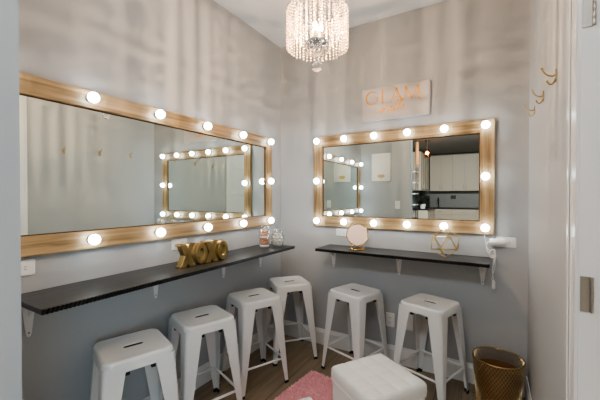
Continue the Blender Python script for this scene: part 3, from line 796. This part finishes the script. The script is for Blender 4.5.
# ---------------------------------------------------------------- front wall art (seen in the back mirror)
ar = empty('canvas_art', 'white canvas with gold lips on the front wall seen in the back mirror', 'picture', (-1.447, YF, 1.587))
MB().box(-.147, .147, .001, .026, 0, .425).build('canvas', CANVAS, ar, bevel=.003)
m = MB()
lip = [(-.05,.075),(-.03,.09),(-.012,.098),(0,.092),(.012,.098),(.03,.09),(.05,.075),(.03,.056),(.012,.047),(-.012,.047),(-.03,.056)]
lip = [(p*1.25, q*1.2-.01) for p, q in lip]
m.prism(lip, lambda p, q, t: (p, t, q), .0255, .028)
for x in (-.06, .0, .06): m.lathe([(.0001,0),(.0055,0),(.0055,.002),(.0001,.002)], 10, (x, .0258, .365), axis='y')
m.build('gold_lips', GOLDR, ar)

# ---------------------------------------------------------------- kitchen behind the doorway, seen in the back mirror
def cabinet(name, label, cat, loc, rz, w, dep, z0, z1, ndoor, drawers=False, group=None):
    r = empty(name, label, cat, loc, rz, group)   # local: front faces +y
    cc = MB().box(-w/2+.001, w/2-.001, .002, dep, z0, z1)
    if z0 < 1: cc.box(-w/2+.002, w/2-.002, .002, dep-.06, 0, z0)
    cc.build('carcass', CAB, r)
    if drawers:
        zs = [(z1-.18, z1-.01), (z1-.42, z1-.19), (z0+.1, z1-.43)]
        for a, b in zs:
            f = MB().box(-w/2+.006, w/2-.006, dep, dep+.018, a, b).build('drawer', CAB, r, bevel=.003)
            MB().tube([(-.07, dep+.04, (a+b)/2), (.07, dep+.04, (a+b)/2)], .006, 8).tube([(-.06, dep+.016, (a+b)/2), (-.06, dep+.04, (a+b)/2)], .004, 6).tube([(.06, dep+.016, (a+b)/2), (.06, dep+.04, (a+b)/2)], .004, 6).build('handle', NICKEL, f)
    else:
        dw = w/ndoor
        for k in range(ndoor):
            x0, x1 = -w/2+k*dw+.005, -w/2+(k+1)*dw-.005; fr = .06
            m = MB().box(x0, x1, dep, dep+.010, z0+.004, z1-.004)
            m.box(x0, x0+fr, dep+.010, dep+.02, z0+.004, z1-.004).box(x1-fr, x1, dep+.010, dep+.02, z0+.004, z1-.004).box(x0+fr, x1-fr, dep+.010, dep+.02, z0+.004, z0+.004+fr).box(x0+fr, x1-fr, dep+.010, dep+.02, z1-.004-fr, z1-.004)
            f = m.build('door', CAB, r)
            hx = x1-.03 if k % 2 == 0 else x0+.03
            za = z0+.06 if z0 > 1 else z1-.22
            MB().tube([(hx, dep+.045, za), (hx, dep+.045, za+.15)], .006, 8).tube([(hx, dep+.018, za+.01), (hx, dep+.045, za+.01)], .004, 6).tube([(hx, dep+.018, za+.14), (hx, dep+.045, za+.14)], .004, 6).build('handle', NICKEL, f)
    return r
KX = HX0
nm = ['beside the corner cabinet', 'second from the corner', 'third from the corner', 'farthest from the corner']
for k in range(4):
    x = KX+.36+.36+k*.72+.03
    cabinet('wall_cabinet', 'pale beige two-door wall cabinet in the mirrored kitchen, ' + nm[k], 'cabinet', (x, HY0, 0), 0, .72, .34, 1.54, 2.74, 2, group='kitchen wall cabinets')
    cabinet('base_cabinet', 'pale beige drawer cabinet under the mirrored kitchen counter, ' + nm[k].replace('corner cabinet', 'corner'), 'cabinet', (x, HY0, 0), 0, .72, .58, .1, .94, 1, True, group='kitchen base cabinets')
for k, lb in enumerate(('in the kitchen corner', 'nearer the doorway')):
    y = HY0+.40+.36+k*.72
    cabinet('wall_cabinet', 'pale beige wall cabinet on the mirrored kitchen side wall, ' + lb, 'cabinet', (KX, y, 0), -PI/2, .72, .34, 1.54, 2.74, 2, group='kitchen wall cabinets')
    cabinet('base_cabinet', 'pale beige base cabinet on the mirrored kitchen side wall, ' + lb, 'cabinet', (KX, y+.25, 0), -PI/2, .72, .58, .1, .94, 2, group='kitchen base cabinets')
o = MB().box(KX+.002, KX+.36+.72*4+.42, HY0+.002, HY0+.62, .942, .982).box(KX+.002, KX+.62, HY0+.62, HY0+2.1, .942, .982).build('countertop', STONE); tag(o, 'dark L-shaped kitchen countertop seen in the back mirror', 'countertop')
struct(MB().box(KX+.001, HX1-1.2, HY0+.0005, HY0+.012, .983, 1.54).build('trim_2', TILE))
tp = empty('kitchen_tap', 'dark curved tap on the mirrored kitchen countertop', 'tap', (-1.55, HY0+.15, .982))
MB().tube(spline([(0,0,0),(0,0,.2),(0,.03,.3),(0,.11,.33),(0,.17,.27),(0,.175,.22)], 6), .014, 10).build('spout', BRONZE, tp)
MB().lathe([(.0001,0),(.03,0),(.028,.02),(.0001,.024)], 16).tube([(.02,0,.03),(.07,0,.06)], .007, 8).build('handle', BRONZE, tp)
o = plate('black outlet plate on the mirrored kitchen backsplash', 'outlet', 'wall_outlet', 'F', -1.10, 1.33, .16, .12, 'outlet'); o.location = (-1.10, HY0+.0125, 1.33)
for c_ in o.children: c_.data.materials[0] = BLACK
cm = empty('coffee_maker', 'black coffee maker on the mirrored kitchen counter', 'coffee maker', (-1.85, HY0+1.0, .982))
MB().box(-.12,.12,-.15,.15,0,.04).box(-.12,.12,-.15,-.04,.04,.3).box(-.12,.12,-.15,.15,.3,.4).build('body', BLACK, cm, bevel=.01)
MB().lathe([(.0001,.042),(.06,.042),(.075,.1),(.06,.18),(.055,.2),(.0001,.2)], 20, (0,.05,0)).build('carafe', GLASS, cm)
pl = empty('potted_plant', 'dark leafy potted plant on the mirrored kitchen counter', 'plant', (-1.80, HY0+1.75, .982))
MB().lathe([(.0001,0),(.07,0),(.09,.14),(.08,.14),(.075,.12),(.0001,.12)], 20).build('pot', PLASTIC, pl)
m = MB()
for k in range(60):
    a, e, l = random.uniform(0, 2*PI), random.uniform(.3, 1.4), random.uniform(.18, .36)
    d = Vector((math.cos(a)*math.cos(e), math.sin(a)*math.cos(e), math.sin(e))); s = Vector((-math.sin(a), math.cos(a), 0))*.03
    b = Vector((0,0,.11)); m.add([b, b+d*l*.5+s, b+d*l+Vector((0,0,-.03)), b+d*l*.5-s], [(0,1,2,3)])
m.build('foliage', LEAF, pl, fix=False)
br_ = empty('pendant_lamp', 'tall brass cylinder pendant lamp beside the doorway edge in the back mirror', 'lamp', (-1.675, -3.65, ZC))
MB().lathe([(.0001,0),(.055,0),(.055,-.015),(.0001,-.02)], 20).build('canopy', BRONZE, br_)
MB().lathe([(.0001,-.02),(.046,-.02),(.046,-.62),(.040,-.63),(.040,-.55),(.0001,-.55)], 24).build('shade', OAKW, br_)
rk = empty('display_rack', 'tall black rack with pale shelves beside the doorway edge in the back mirror', 'rack', (-1.96, -4.6, 0))
m = MB()
for x in (-.11, .11):
    for y in (-.14, .14): m.box(x-.01, x+.01, y-.01, y+.01, 0, 2.2)
m.build('frame', BLACK, rk)
for z in (.25, .7, 1.1, 1.42, 1.74, 2.06): MB().box(-.12, .12, -.15, .15, z, z+.03).build('shelf', PLASTIC if z > 1 else BLACK, rk)
pd = empty('pendant_lamp', 'amber glass pendant lamp hanging in the mirrored kitchen', 'lamp', (-1.42, -3.65, ZC))
MB().lathe([(.0001,0),(.06,0),(.06,-.02),(.0001,-.025)], 20).build('canopy', BRONZE, pd)
MB().tube([(0,0,-.02),(0,0,-.24)], .006, 8).lathe([(.0001,-.2),(.025,-.21),(.03,-.26),(.0001,-.26)], 16).build('stem', BRONZE, pd)
MB().lathe([(.03,-.24),(.07,-.28),(.085,-.34),(.085,-.44),(.08,-.44),(.08,-.34),(.066,-.285),(.03,-.25)], 24).build('shade', AMBER, pd)
MB().ball((0,0,-.33), .04, 14, 10).build('bulb', emit('pendant_glow', (1,.66,.3,1), 40), pd)

# ---------------------------------------------------------------- light
def area(name, loc, rot, sx, sy, power, col):
    l = bpy.data.lights.new(name, 'AREA'); l.shape = 'RECTANGLE'; l.size = sx; l.size_y = sy; l.energy = power; l.color = col
    o = bpy.data.objects.new(name, l); COL.objects.link(o); o.location = loc; o.rotation_euler = rot; return o
area('hall_fill_light', (-.35, -.55, ZC-.03), (math.radians(30), 0, 0), 1.4, .5, 30, (.88,.96,1))  # unseen fill added under the hall ceiling to brighten the room
area('hall_daylight_fill', (2.4, -1.3, 1.5), (0, math.radians(90), math.radians(-25)), 1.4, 1.6, 38, (.64,.87,1))  # added cool fill for hall daylight on the jamb; no window modelled
area('kitchen_fill_light', (-.6, -2.5, ZC-.03), (math.radians(-25), 0, 0), 1.2, .6, 190, (1,.94,.86))  # unseen fill added to lift the kitchen, kept out of the reflection
w = bpy.data.worlds.new('World'); S.world = w; w.use_nodes = True; w.node_tree.nodes['Background'].inputs[0].default_value = (.6,.65,.7,1); w.node_tree.nodes['Background'].inputs[1].default_value = .3

# ---------------------------------------------------------------- camera
cam = bpy.data.cameras.new('camera'); cam.sensor_width = 36; cam.lens = 321.557/600*36; cam.clip_start = .02
co = bpy.data.objects.new('camera', cam); COL.objects.link(co)
co.location = (0, 0, 1.35); co.rotation_euler = (math.radians(90-.604), 0, math.radians(30.628))
S.camera = co
S.view_settings.view_transform = 'AgX'
S.view_settings.look = 'AgX - Medium High Contrast'
S.view_settings.exposure = 0.6
try:
    S.cycles.use_denoising = True; S.cycles.glossy_bounces = 8; S.cycles.max_bounces = 14; S.cycles.transparent_max_bounces = 24; S.cycles.diffuse_bounces = 5
except Exception: pass
